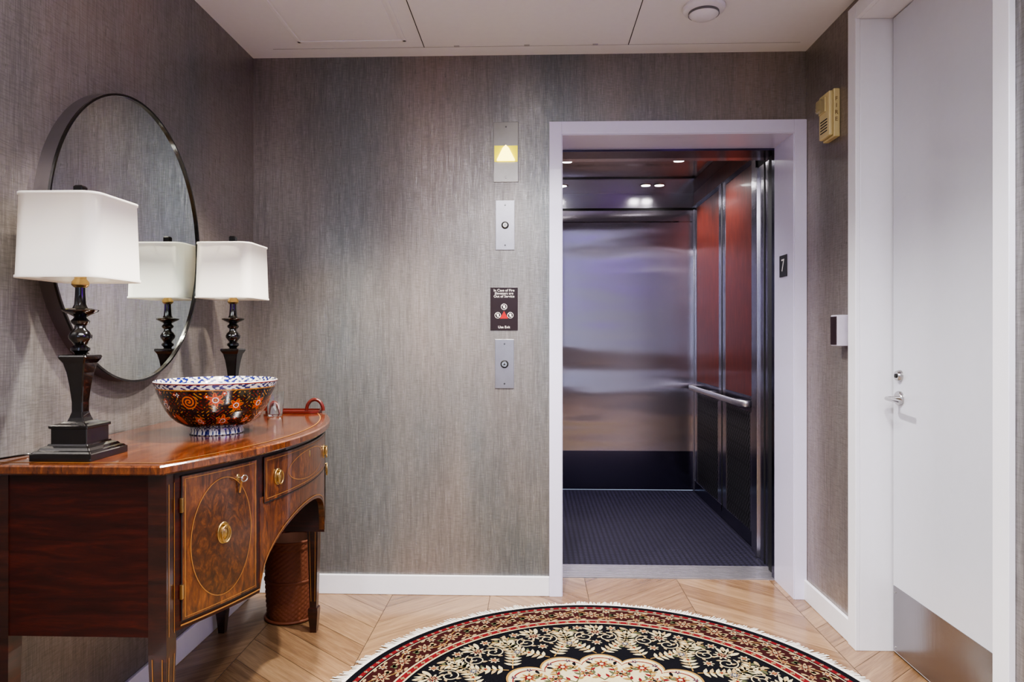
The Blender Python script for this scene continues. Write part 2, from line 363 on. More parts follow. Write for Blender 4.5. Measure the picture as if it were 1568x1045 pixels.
for (lx,ly,pw) in [(.215,4.43,60),(.935,4.43,60),(.215,5.15,50),(.94,5.15,50),(.84,5.15,0)]:
    lathe('cab_light_trim',[(.034,-.004),(.043,-.004),(.045,0)],(lx,ly,CZ),M_chrome,e,seg=24,caps=False)
    lathe('cab_light_lens',[(.0,-.003),(.033,-.003),(.033,0)],(lx,ly,CZ),M_led,e,seg=24)
    if pw==0: continue
    ld=bpy.data.lights.new('cab_spot','SPOT'); ld.energy=pw; ld.spot_size=2.6; ld.spot_blend=.6; ld.shadow_soft_size=.03; ld.color=(1,.96,.99)
    lo=bpy.data.objects.new('cab_spot',ld); lo.location=(lx,ly,CZ-.02); link(lo); lo.parent=e; lo.matrix_parent_inverse=Matrix.Translation(-Vector(e.location))
boxes('cab_return_right',[(1.237,1.30,3.60,3.93,0,2.15)],M_steel2,e,bevel=.004)
boxes('cab_return_lip',[(1.228,1.24,3.60,3.625,0,2.15),(1.226,1.24,3.80,3.83,0,2.15)],M_steel2,e,bevel=.003)
boxes('cab_return_groove',[(1.234,1.24,3.70,3.712,0,2.15),(1.234,1.24,3.84,3.85,0,2.15),(1.234,1.24,3.64,3.65,0,2.15)],M_black,e)
boxes('cab_return_left',[(CX0,.125,3.63,3.66,0,2.15)],M_steel2,e)
boxes('cab_header',[(CX0,1.30,3.60,3.66,2.15,CZ)],M_steel2,e)
boxes('operating_panel',[(-.25,.02,3.66,3.664,.6,1.8)],M_steelp,e)
boxes('hoistway_jamb',[(1.204,1.235,YD,3.50,0,2.15),(.07,.128,YD,3.60,0,2.15)],M_steeld,e)
boxes('hoistway_jamb_seal',[(1.222,1.30,3.50,3.60,0,2.15)],M_black,e)
boxes('hoistway_header',[(-.5,1.30,YD,3.60,2.15,2.4)],M_steeld,e)
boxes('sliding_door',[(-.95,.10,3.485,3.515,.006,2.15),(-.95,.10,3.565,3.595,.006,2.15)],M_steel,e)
sill=[(-.9,1.25,YD,3.66,-.03,-.003)]
for i in range(9): y0=YD+.004+i*.0218; sill.append((-.9,1.25,y0,y0+.013,-.004,.004))
boxes('door_sill',sill,M_sill,e)
# ------------------------------------------------------------------ plates on the back wall
def plate(name,x0,x1,z0,z1,mat,screws=True):
    p=empty(name,((x0+x1)/2,YB-.003,(z0+z1)/2))
    box('plate',x0,x1,YB-.004,YB,z0,z1,mat,p,bevel=.001)
    if screws:
        for zz in (z0+.022,z1-.022): lathe('screw',[(.0,-.0065),(.0035,-.006),(.004,-.004)],((x0+x1)/2,YB,zz),M_black,p,seg=12,axis='y'); box('screw_slot',(x0+x1)/2-.003,(x0+x1)/2+.003,YB-.0068,YB-.006,zz-.0006,zz+.0006,M_chrome,p)
    return p
def tri(name,pts,y0,y1,mat,p):
    V=[(a,y0,b) for a,b in pts]+[(a,y1,b) for a,b in pts]; n=len(pts)
    F=[tuple(range(n)),tuple(range(n,2*n))]+[(i,(i+1)%n,(i+1)%n+n,i+n) for i in range(n)]
    return mesh(name,V,F,mat,p,bevel=.001)
M_plateg=plain('plate_grey_mirror',(.20,.19,.18,1),.3,.04,metal=1.0)
p=plate('elevator_hall_lantern',-.187,-.072,1.945,2.228,M_plateg)
box('glow_lens',-.184,-.075,YB-.006,YB-.004,2.040,2.116,M_arrowface,p)
tri('up_arrow',[(-.172,2.044),(-.087,2.044),(-.115,2.100),(-.1295,2.114),(-.144,2.100)],YB-.03,YB-.005,M_arrow,p)
p=plate('elevator_key_switch_plate',-.178,-.089,1.626,1.859,M_steelp)
lathe('key_cylinder',[(.0,-.012),(.010,-.012),(.013,-.009),(.014,-.004)],(-.1335,YB,1.742),M_chrome,p,seg=24,axis='y')
lathe('key_ring',[(.0135,-.0085),(.0175,-.007),(.0175,-.004)],(-.1335,YB,1.742),M_black,p,seg=24,axis='y',caps=False)
box('keyhole',-.1345,-.1325,YB-.0125,YB-.0118,1.736,1.748,M_black,p)
p=plate('elevator_call_button',-.181,-.092,.974,1.205,M_steelp)
lathe('button_ring',[(.0,-.009),(.0165,-.009),(.019,-.004)],(-.1365,YB,1.088),M_black,p,seg=32,axis='y')
lathe('button',[(.0,-.013),(.012,-.013),(.0135,-.009)],(-.1365,YB,1.088),M_chrome,p,seg=32,axis='y')
tri('button_arrow',[(-.1435,1.083),(-.1295,1.083),(-.1365,1.095)],YB-.0135,YB-.0125,M_black,p)
M_sign=plain('sign_maroon',srgb(28,10,13),.3)
M_white=plain('sign_white',srgb(230,226,220),.5); M_red=plain('sign_red',srgb(160,14,18),.4)
p=plate('fire_instruction_sign',-.203,-.074,1.248,1.450,M_sign,False)
R0=(pi/2,0,0)
text('sign_text','In Case of Fire\nElevators are\nOut of Service',.0165,(-.1385,YB-.0045,1.443),R0,M_white,p,ay='TOP',sp=.85)
text('sign_text_exit','Use Exit',.0165,(-.1385,YB-.0045,1.262),R0,M_white,p)
for (cx,cz) in [(-.1385,1.358),(-.168,1.318),(-.109,1.318)]:
    lathe('pictogram_disc',[(.0,-.0052),(.0145,-.005),(.0145,-.004)],(cx,YB,cz),M_white,p,seg=28,axis='y')
    lathe('pictogram_inner',[(.0,-.0056),(.0122,-.0055),(.0122,-.005)],(cx,YB,cz),M_sign,p,seg=28,axis='y')
    tri('pictogram_bar',[(cx-.009,cz+.007),(cx-.007,cz+.009),(cx+.009,cz-.007),(cx+.007,cz-.009)],YB-.0062,YB-.0055,M_white,p)
    tri('pictogram_fig',[(cx-.003,cz-.007),(cx+.004,cz-.007),(cx+.006,cz+.004),(cx+.001,cz+.009),(cx-.005,cz+.002)],YB-.0060,YB-.0055,M_white,p)
tri('pictogram_base',[(-.158,1.302),(-.119,1.302),(-.1385,1.338)],YB-.0048,YB-.004,M_red,p)
p=empty('floor_number_sign',(OX1-.006,3.333,1.56))
box('plate',OX1-.008,OX1-.004,3.285,3.38,1.506,1.61,plain('sign_black',srgb(20,20,24),.4),p,bevel=.001)
text('numeral','7',.085,(OX1-.0085,3.333,1.558),(pi/2,0,-pi/2),M_white,p)
M_cream=plain('cream_plastic',srgb(208,192,140),.4)
p=empty('fire_alarm_strobe',(XR-.025,2.92,2.15))
box('back_box',XR-.026,XR,2.862,2.972,2.045,2.245,M_cream,p,bevel=.004)
box('front_cover',XR-.044,XR-.026,2.866,2.968,2.052,2.238,M_cream,p,bevel=.006)
box('strobe_lens',XR-.066,XR-.044,2.90,2.955,2.165,2.215,M_glass,p,bevel=.006)
box('strobe_base',XR-.049,XR-.044,2.895,2.96,2.158,2.222,M_cream,p,bevel=.002)
for i in range(5): box('horn_slot',XR-.0455,XR-.044,2.885,2.95,2.075+i*.012,2.079+i*.012,M_black,p)
M_sd=plain('sign_dark',srgb(120,90,50),.5)
for i,chh in enumerate('FIRE'): text('letter',chh,.024,(XR-.016,2.8615,2.20-i*.028),R0,M_sd,p)
p=empty('card_reader',(XR-.025,2.80,1.24))
box('body',XR-.052,XR,2.772,2.832,1.18,1.305,plain('reader_grey',srgb(176,170,184),.4),p,bevel=.003)
box('face',XR-.055,XR-.052,2.776,2.828,1.186,1.299,plain('reader_dark',srgb(38,24,26),.3),p,bevel=.001)
p=empty('smoke_detector',(.683,2.77,ZC))
lathe('base',[(.083,0),(.085,-.008),(.08,-.018),(.066,-.024)],(.683,2.77,ZC),M_trim,p,caps=True)
lathe('dome',[(.058,-.022),(.058,-.034),(.05,-.042),(.03,-.048),(.0,-.049)],(.683,2.77,ZC),M_trim,p)
lathe('slot_ring',[(.060,-.024),(.0602,-.034)],(.683,2.77,ZC),plain('slot_grey',srgb(110,110,112),.6),p,caps=False)
# ------------------------------------------------------------------ mirror
mz,my=1.53,2.19
mir=empty('round_wall_mirror',(XL+.02,my,mz))
M_rim=plain('mirror_rim_metal',srgb(104,98,98),.35,metal=.6)
SY,SZ=.412,.458
lathe('rim_side',[(1.0,0),(1.0,.044)],(XL,my,mz),M_rim,mir,seg=128,axis='x',sx=SY,sy=SZ,caps=False)
def ellring(name,r0,r1,x0,x1,mat):
    lathe(name,[(r0,x0),(r0,x1),(r1,x1),(r1,x0)],(XL,my,mz),mat,mir,seg=128,axis='x',sx=SY,sy=SZ,caps=False)
ellring('rim_front',1.002,.988,.040,.047,M_ebony)
lathe('glass',[(0,.040),(.99,.040)],(XL,my,mz),M_mirror,mir,seg=128,axis='x',sx=SY,sy=SZ,caps=False,smooth=False)
lathe('backing',[(0.0,.001),(.985,.001),(.985,.038),(0,.038)],(XL,my,mz),M_black,mir,seg=64,axis='x',sx=SY,sy=SZ)
# ------------------------------------------------------------------ sideboard
T=empty('bow_front_sideboard',(-1.1,2.22,0))
yc,hh=2.22,.605
ZT=.91
def xf(y): return -.905+.17*(1-((y-yc)/hh)**2)
def fp(y,z,off):
    dx=-2*.17*(y-yc)/hh**2; L=math.hypot(1,dx)
    return (xf(y)+off/L, y-off*dx/L, z)
Y0,Y1=1.62,2.82
def top_outline(inset,z,n=40):
    pts=[(-1.326,Y0-.018+inset,z)]
    for i in range(n+1):
        y=(Y0-.018+inset)+(Y1-Y0+.036-2*inset)*i/n
        xx=-.890-inset+.175*(1-((y-yc)/.62)**2)
        pts.append((xx,y,z))
    pts.append((-1.326,Y1+.018-inset,z))
    return pts
loft('top',[top_outline(.004,ZT-.024),top_outline(0,ZT-.020),top_outline(0,ZT-.004),top_outline(.004,ZT)],M_band,T,smooth=False)
mesh('top_field',top_outline(.035,ZT+.0006),[tuple(range(len(top_outline(.035,0))))],M_top,T)
a=top_outline(.035,ZT+.0009); b=top_outline(.039,ZT+.0009); n=len(a)
mesh('top_stringing',a+b,[(i,i+1,n+i+1,n+i) for i in range(n-1)],M_inlay,T)
def block(name,y0,y1,z0,z1,mat,xb=-1.31,n=14,dx=0):
    loops=[]
    for i in range(n+1):
        y=y0+(y1-y0)*i/n
        loops.append([(xb,y,z0),(xf(y)+dx,y,z0),(xf(y)+dx,y,z1),(xb,y,z1)])
    return loft(name,loops,mat,T,smooth=False)
block('cabinet_near',Y0+.002,1.92,.492,ZT-.022,M_mahx)
block('cabinet_far',2.52,Y1-.002,.492,ZT-.022,M_mahx)
block('cabinet_centre',1.92,2.52,.715,ZT-.022,M_mah)
loops=[]
for i in range(41):
    y=1.92+.6*i/40; s=(y-yc)/.30; zb=.50+.175*math.sqrt(max(0,1-s*s))
    loops.append([(xf(y)-.02,y,zb),(xf(y)+.001,y,zb),(xf(y)+.001,y,.76),(xf(y)-.02,y,.76)])
loft('arched_apron',loops,M_flame,T,smooth=False)
def patch(name,y0,y1,z0,z1,mat,off,n=12):
    V=[];F=[]
    for i in range(n+1):
        y=y0+(y1-y0)*i/n; V+=[fp(y,z0,off),fp(y,z1,off)]
    for i in range(n): F.append((2*i,2*i+2,2*i+3,2*i+1))
    return mesh(name,V,F,mat,T)
def oval(name,cy,cz,ry,rz,mat,off,n=48):
    V=[fp(cy,cz,off)];F=[]
    for r in (.33,.66,1):
        for i in range(n):
            a=2*pi*i/n; V.append(fp(cy+ry*r*math.cos(a),cz+rz*r*math.sin(a),off))
    for i in range(n):
        k=(i+1)%n; F.append((0,1+i,1+k))
        for q in (0,1): F.append((1+q*n+i,1+(q+1)*n+i,1+(q+1)*n+k,1+q*n+k))
    return mesh(name,V,F,mat,T)
def ribbon(name,pts,w,mat,off,closed=True):
    n=len(pts);V=[];F=[]
    for i,(y,z) in enumerate(pts):
        if closed: p,q=pts[i-1],pts[(i+1)%n]
        else: p,q=pts[max(0,i-1)],pts[min(n-1,i+1)]
        dy,dz=q[0]-p[0],q[1]-p[1]; L=math.hypot(dy,dz) or 1
        V+=[fp(y-dz/L*w/2,z+dy/L*w/2,off),fp(y+dz/L*w/2,z-dy/L*w/2,off)]
    m=n if closed else n-1
    for i in range(m):
        k=(i+1)%n; F.append((2*i,2*k,2*k+1,2*i+1))
    return mesh(name,V,F,mat,T)
def rectpts(y0,y1,z0,z1,n=10):
    o=[(y0+(y1-y0)*i/n,z0) for i in range(n)]+[(y1,z0+(z1-z0)*i/n) for i in range(n)]
    return o+[(y1-(y1-y0)*i/n,z1) for i in range(n)]+[(y0,z1-(z1-z0)*i/n) for i in range(n)]
def ovpts(cy,cz,ry,rz,n=60): return [(cy+ry*math.cos(2*pi*i/n),cz+rz*math.sin(2*pi*i/n)) for i in range(n)]
def oval_pull(y,z,s=1):
    p0=Vector(fp(y,z,0)); dx=-2*.17*(y-yc)/hh**2; nn=Vector((1,-dx,0)).normalized(); tt=Vector((-nn.y,nn.x,0))
    def P(a,b,o): return tuple(p0+tt*a+Vector((0,0,b))+nn*o)
    loops=[[P(.021*s*r*math.cos(2*pi*i/32),.029*s*r*math.sin(2*pi*i/32),o) for i in range(32)] for r,o in [(1,.001),(1,.004),(.88,.006),(.80,.004),(.6,.005),(.5,.009),(.3,.012),(.02,.013)]]
    loft('pull_plate',loops,M_brass,T)
    tube('pull_ring',[P(.0145*s*math.cos(2*pi*i/28),-.002+.022*s*math.sin(2*pi*i/28),.013) for i in range(28)],.0022,M_brass,T,cyclic=True)
    tube('pull_post',[P(0,.02*s,.002),P(0,.02*s,.015)],.0035,M_brass,T)
def escut(y,z):
    p0=Vector(fp(y,z,0)); dx=-2*.17*(y-yc)/hh**2; nn=Vector((1,-dx,0)).normalized(); tt=Vector((-nn.y,nn.x,0))
    def P(a,b,o): return tuple(p0+tt*a+Vector((0,0,b))+nn*o)
    loft('escutcheon',[[P(.007*r*math.cos(2*pi*i/20),.011*r*math.sin(2*pi*i/20),o) for i in range(20)] for r,o in [(1,.001),(1,.003),(.4,.004)]],M_brass,T)
    return P
for (a0,a1,ctr) in [(1.672,1.905,1.787),(2.535,2.768,2.653)]:
    patch('door_panel',a0,a1,.512,.872,M_flame,.003)
    ribbon('door_stringing',rectpts(a0+.008,a1-.008,.52,.864),.002,M_inlay,.0038)
    ribbon('door_edge',rectpts(a0,a1,.512,.872),.003,M_black,.0034)
    oval('door_oval',ctr,.692,.092,.152,M_oval,.0036)
    ribbon('oval_stringing',ovpts(ctr,.692,.093,.154),.002,M_inlay,.0042)
    oval_pull(ctr,.70,1.0)
oval_pull(2.00,.805,.85); oval_pull(2.44,.805,.85)
P=escut(1.835,.835)
tube('key_bow',[P(.011*math.cos(2*pi*i/20),.008*math.sin(2*pi*i/20),.024) for i in range(20)],.002,M_chrome,T,cyclic=True)
tube('key_shaft',[P(0,0,0),P(0,0,.018)],.002,M_chrome,T)
tube('key_tassel',[P(0,-.002,.016),P(.001,-.015,.012),P(0,-.04,.008)],.0025,M_inlay,T)
escut(2.22,.835)
patch('drawer_front',1.935,2.505,.742,.872,M_flame,.003,24)
ribbon('drawer_edge',rectpts(1.935,2.505,.742,.872,20),.003,M_black,.0034)
ribbon('drawer_stringing',rectpts(1.945,2.495,.752,.862,20),.002,M_inlay,.0038)
ribbon('drawer_oval',ovpts(2.22,.807,.16,.045),.002,M_inlay,.0038)
ap=[(1.925+.59*i/50,.515+.172*math.sqrt(max(0,1-((1.925+.59*i/50-yc)/.296)**2))) for i in range(51)]
ribbon('arch_stringing',ap,.003,M_inlay,.0028,False)
ribbon('base_stringing_near',[(1.67+.25*i/10,.502) for i in range(11)],.004,M_inlay,.002,False)
for zz in (.80,.585):
    q=fp(1.672,zz,.004); box('door_hinge',q[0]-.004,q[0]+.003,q[1]-.005,q[1]+.004,zz-.018,zz+.018,M_brass,T,bevel=.001)
    q=fp(2.768,zz,.004); box('door_hinge',q[0]-.004,q[0]+.003,q[1]-.005,q[1]+.004,zz-.018,zz+.018,M_brass,T,bevel=.001)
def leg(name,cx,cy,w=.045,front=True):
    h=w/2
    L=[(ZT-.024,h),(.45,h),(.105,h*.62),(.10,h*.85),(.085,h*.88),(.0,h*.55)]
    loft(name,[[(cx-r,cy-r,z),(cx+r,cy-r,z),(cx+r,cy+r,z),(cx-r,cy+r,z)] for z,r in L],M_mah,T,smooth=False)
    if front:
        for z0,z1,r0,r1 in [(.49,.86,h,h),(.13,.44,h*.64,h)]:
            for s in (-.55,.55):
                o=.0008
                mesh('leg_stringing',[(cx+r0+o,cy+s*r0-.0012,z0),(cx+r0+o,cy+s*r0+.0012,z0),(cx+r1+o,cy+s*r1+.0012,z1),(cx+r1+o,cy+s*r1-.0012,z1)],[(0,1,2,3)],M_inlay,T)
                mesh('leg_stringing',[(cx+s*r0-.0012,cy-r0-o,z0),(cx+s*r0+.0012,cy-r0-o,z0),(cx+s*r1+.0012,cy-r1-o,z1),(cx+s*r1-.0012,cy-r1-o,z1)],[(0,1,2,3)],M_inlay,T) if z0<.2 else None
leg('leg_1',-.905,1.642); leg('leg_2',-.905,2.797); leg('leg_3',-1.295,1.642,.045,False); leg('leg_4',-1.28,2.78,.045,False)
# ------------------------------------------------------------------ table lamps
def lamp(cx,cy,cord=False):
    z0=ZT+.0012
    Lm=empty('table_lamp',(cx,cy,z0))
    def sq(prof,name,mat=M_ebony,bev=.002):
        return loft(name,[rrect(cx,cy,r,r,min(.003,r*.2),z0+h,2) for h,r in prof],mat,Lm,smooth=False)
    sq([(0,.078),(.016,.078),(.018,.075),(.022,.072),(.024,.066),(.03,.062),(.034,.052),(.038,.05),(.038,.046),(.075,.046),(.077,.05),(.083,.05),(.085,.046),(.088,.034),(.092,.026)],'base')
    sq([(.090,.022),(.10,.0185),(.115,.0145),(.14,.0145),(.18,.018),(.215,.0225),(.24,.028),(.25,.034),(.256,.036),(.260,.034),(.262,.02)],'urn')
    lathe('spindle',[(.012,.26),(.016,.268),(.022,.272),(.022,.279),(.014,.285),(.018,.292),(.026,.302),(.027,.310),(.022,.320),(.014,.328),(.013,.336),(.020,.342),(.022,.348),(.016,.354),(.014,.358),(.024,.364),(.040,.372),(.042,.376),(.034,.379),(.018,.381),(.014,.39),(.012,.42),(.012,.448),(.016,.452),(.013,.458),(.001,.459)],(cx,cy,z0),M_ebony,Lm,seg=40)
    lathe('socket',[(.001,.430),(.014,.434),(.020,.440),(.020,.448),(.014,.456),(.014,.52),(.001,.521)],(cx,cy,z0),M_brass,Lm,seg=24)
    lathe('bulb',[(.001,.52),(.013,.523),(.016,.54),(.028,.57),(.026,.59),(.001,.605)],(cx,cy,z0),M_shade,Lm,seg=24)
    tube('harp_rod',[(cx,cy,z0+.45),(cx,cy,z0+.69)],.003,M_brass,Lm)
    zb,zt=z0+.452,z0+.662
    prof=[(zb,.110),(zb+.006,.110),(zb+.007,.108),(zt-.007,.103),(zt-.006,.105),(zt,.105),(zt,.101),(zt-.008,.100),(zb+.008,.105),(zb,.107),(zb,.110)]
    loft('shade',[rrect(cx,cy,r,r,.036,z,10) for z,r in prof],M_shade,Lm,caps=False)
    tube('spider_bar',[(cx-.1,cy,zt-.006),(cx+.1,cy,zt-.006)],.002,M_brass,Lm); tube('spider_bar_2',[(cx,cy-.1,zt-.006),(cx,cy+.1,zt-.006)],.002,M_brass,Lm)
    sq([(.664,.004),(.672,.008),(.676,.012),(.692,.012),(.696,.009)],'finial')
    if cord: tube('cord',[(cx-.07,cy+.01,z0+.006),(cx-.10,cy+.03,z0+.004),(cx-.13,cy+.01,z0+.004),(cx-.145,cy-.03,z0+.004),(cx-.15,cy-.08,z0+.006)],.0028,M_ebony,Lm,bez=True)
lamp(-1.165,1.725,True)
lamp(-1.165,2.62)
# ------------------------------------------------------------------ porcelain bowl
def bowl():
    c=(-1.015,2.165,ZT+.0012)
    outp=[(.083,.022),(.10,.028),(.122,.040),(.140,.056),(.156,.078),(.168,.102),(.178,.128),(.188,.155),(.193,.166)]
    P=np.array(outp)*[.96,1]; seg=np.r_[0,np.cumsum(np.hypot(*np.diff(P,axis=0).T))]; L=seg[-1]
    nv=150; t=np.linspace(0,1,nv); r=np.interp(t*L,seg,P[:,0]); z=np.interp(t*L,seg,P[:,1])
    for _ in range(6): r[1:-1]=(r[:-2]+r[1:-1]*2+r[2:])/4; z[1:-1]=(z[:-2]+z[1:-1]*2+z[2:])/4
    rows_r=[0.075,0.081,0.081,0.079,.079,.08]; rows_z=[0,0,.004,.012,.018,.022]; kind=[0]*6; tt=[0,0,.2,.5,.8,1]
    rows_r+=list(r); rows_z+=list(z); kind+=[1]*nv; tt+=list(t)
    rows_r+=[r[-1]-.0015]; rows_z+=[.168]; kind+=[3]; tt+=[0]
    ri=r[::-1][::2]-.005; zi=z[::-1][::2]+.004; rows_r+=list(ri); rows_z+=list(zi); kind+=[2]*len(ri); tt+=list(t[::-1][::2])
    rows_r+=[.04,.0005]; rows_z+=[.027,.026]; kind+=[2,2]; tt+=[0,0]
    rows_r=np.array(rows_r); rows_z=np.array(rows_z); kind=np.array(kind); tt=np.array(tt)
    nu=760; th=np.linspace(0,2*pi,nu,endpoint=False)
    X=c[0]+rows_r[:,None]*np.cos(th); Y=c[1]+rows_r[:,None]*np.sin(th); Z=c[2]+rows_z[:,None]+0*th
    V=np.stack([X,Y,Z],-1).reshape(-1,3); nr=len(rows_r)
    i,j=np.meshgrid(np.arange(nr-1),np.arange(nu),indexing='ij'); k=(j+1)%nu
    F=np.stack([i*nu+j,i*nu+k,(i+1)*nu+k,(i+1)*nu+j],-1).reshape(-1,4)
    me=bpy.data.meshes.new('porcelain_bowl'); me.from_pydata(V.tolist(),[],F.tolist())
    me.polygons.foreach_set('use_smooth',[True]*len(me.polygons))
    S=lambda *a: np.array(srgb(*a)[:3])
    navy,org,gold,wht,blue,red,grn=S(8,8,18),S(188,70,20),S(168,112,38),S(206,204,198),S(20,28,96),S(112,20,12),S(44,58,40)
    col=np.zeros((nr,nu,3)); TH=np.broadcast_to(th,(nr,nu)); TT=np.broadcast_to(tt[:,None],(nr,nu)); K=np.broadcast_to(kind[:,None],(nr,nu))
    U=TH*.165; Vv=TT*L; Lc=2*pi*.165
    col[:]=navy
    g=np.sin(U*210+np.sin(Vv*170)*2)*np.sin(Vv*260+np.sin(U*150)*2)
    col[g>.78]=red; col[(g<-.80)]=gold
    rng=random.Random(11)
    def wrap(d): return (d+Lc/2)%Lc-Lc/2
    rr=[]
    for q in range(13):
        for w in range(2): rr.append((q*Lc/13+(w*.5+rng.uniform(-.15,.15))*Lc/13, L*(.32 if w==0 else .66)+rng.uniform(-.012,.012), rng.uniform(.017,.026), rng.choice([0,0,3,3,0,2,2,1])))
    for q in range(50): rr.append((rng.uniform(0,Lc),rng.uniform(.05,.85)*L,rng.uniform(.006,.011),rng.choice([4,5,4,6,6,4])))
    for (u0,v0,R,kk) in rr:
        du=wrap(U-u0); dv=Vv-v0; d=np.hypot(du,dv); ph=np.arctan2(dv,du)
        m=(d<R*1.3)
        if kk in (0,1):
            pet=R*(.78+.22*np.cos(6*ph+u0*40)); a,b=(org,wht) if kk==0 else (wht,blue)
            col[m&(d<pet*1.22)]=navy; col[m&(d<pet*1.12)]=gold; col[m&(d<pet)]=a; col[m&(d<pet)&(np.abs(np.sin(3*ph+u0*20))<.22)]=red if kk==0 else blue
            col[m&(d<R*.42)]=b; col[m&(d<R*.3)]=red; col[m&(d<R*.15)]=gold
        elif kk==2:
            sp=np.abs(((d/R*2.2-ph/(2*pi)*1.0)%1)-.5); w=m&(d<R*1.15)
            col[w]=navy; col[w&(sp<.24)]=org; col[w&(sp<.09)]=gold
        elif kk==3:
            w=(np.abs(du*.5+dv*.2)<R*.5*(1-np.clip(d/R/1.3,0,1)**2))&m
            col[m&(d<R*.95)]=grn*.7; col[w]=org; col[m&(np.abs(dv+du)<.0012)&(d<R)]=gold
        elif kk==4:
            pet=R*(.7+.3*np.cos(5*ph+u0*9)); col[m&(d<pet)]=org; col[m&(d<R*.3)]=wht
        elif kk==5: 
            pet=R*(.7+.3*np.cos(4*ph)); col[m&(d<pet)]=wht; col[m&(d<R*.35)]=blue
        else:
            w=np.abs(dv-du*.7)<R*.4*(1-(d/R)**2); col[m&w&(d<R)]=gold
    def bluewhite(mask,u,v,s=1):
        col[mask]=wht
        p=np.sin(u*300*s+np.sin(v*400)*1.5)+np.sin(v*420*s+np.sin(u*180)*2)+.5*np.sin(u*90)
        col[mask&(p>.1)]=blue
    bluewhite((K==1)&(TT>.90),U,Vv); col[(K==1)&(TT>.985)]=red; col[(K==1)&(TT>.885)&(TT<.90)]=gold
    bluewhite(K==0,U,np.broadcast_to(rows_z[:,None],(nr,nu))*2)
    col[K==3]=wht
    col[K==2]=wht; bluewhite((K==2)&(TT>.72),U,Vv); col[(K==2)&(TT<.72)&(TT>.70)]=blue
    col[(K==2)&(TT<.35)&(g>.3)]=org
    ca=np.ones((nr*nu,4)); ca[:,:3]=col.reshape(-1,3)
    at=me.color_attributes.new('Col','FLOAT_COLOR','POINT'); at.data.foreach_set('color',ca.ravel())
    x=N('imari_porcelain'); a=x.n('ShaderNodeAttribute',attribute_name='Col'); x.set(col=a.outputs['Color'],rough=.12,coat=.4,coatr=.05); me.materials.append(x.m)
    o=bpy.data.objects.new('porcelain_bowl',me); C.objects.link(o)
bowl()
p=empty('drinking_glass',(-1.0,2.62,ZT))
lathe('glass_body',[(.0,.001),(.026,.001),(.028,.004),(.033,.095),(.0315,.095),(.0265,.01),(.0,.008)],(-1.0,2.62,ZT),M_glass,p,seg=40)
M_handle=plain('dark_red_handle',srgb(80,22,14),.3)
p=empty('handled_tray',(-.97,2.745,ZT))
loft('tray_base',[rrect(-.97,2.745,.105,.05,.03,z,8) for z in (ZT+.0015,ZT+.006)],M_handle,p,smooth=False)
loft('tray_rim',[rrect(-.97,2.745,.107-i,.052-i,.03,z,8) for i,z in ((0,ZT+.0015),(0,ZT+.011),(.005,ZT+.011),(.005,ZT+.004))],M_handle,p,caps=False,smooth=False)
for s in (-1,1): tube('tray_handle',[(-.97+s*.085+.038*math.cos(a)*.9,2.745,ZT+.008+.045*math.sin(a)) for a in [pi*i/12 for i in range(13)]],.007,M_handle,p)
# ------------------------------------------------------------------ wicker basket
def basket():
    cx,cy=-1.055,2.955; rows=68; seg=96; H=.34
    loops=[]
    for i in range(rows):
        t=i/(rows-1); base=.098+.010*math.sin(t*pi*.9)
        if t>.9: base+=.006
        l=[]
        for j in range(seg):
            a=2*pi*j/seg; ph=(i//2)%2
            r=base+.0035*math.cos(a*24+ph*pi)*(1 if i%2 else .4)
            l.append((cx+r*math.cos(a),cy+r*math.sin(a),.002+H*t))
        loops.append(l)
    b=empty('wicker_basket',(cx,cy,0))
    m=plain('wicker',srgb(112,60,34),.6)
    loft('weave',loops,m,b,caps=False)
    lathe('basket_inside',[(.0,.006),(.09,.006),(.098,.2),(.1,.335)],(cx,cy,0),plain('wicker_dark',srgb(70,38,22),.8),b,caps=False)
    for z in (.005,.17,.34): tube('hoop',[(cx+.108*math.cos(2*pi*i/48),cy+.108*math.sin(2*pi*i/48),z+.004) for i in range(48)],.006,m,b,cyclic=True)
basket()
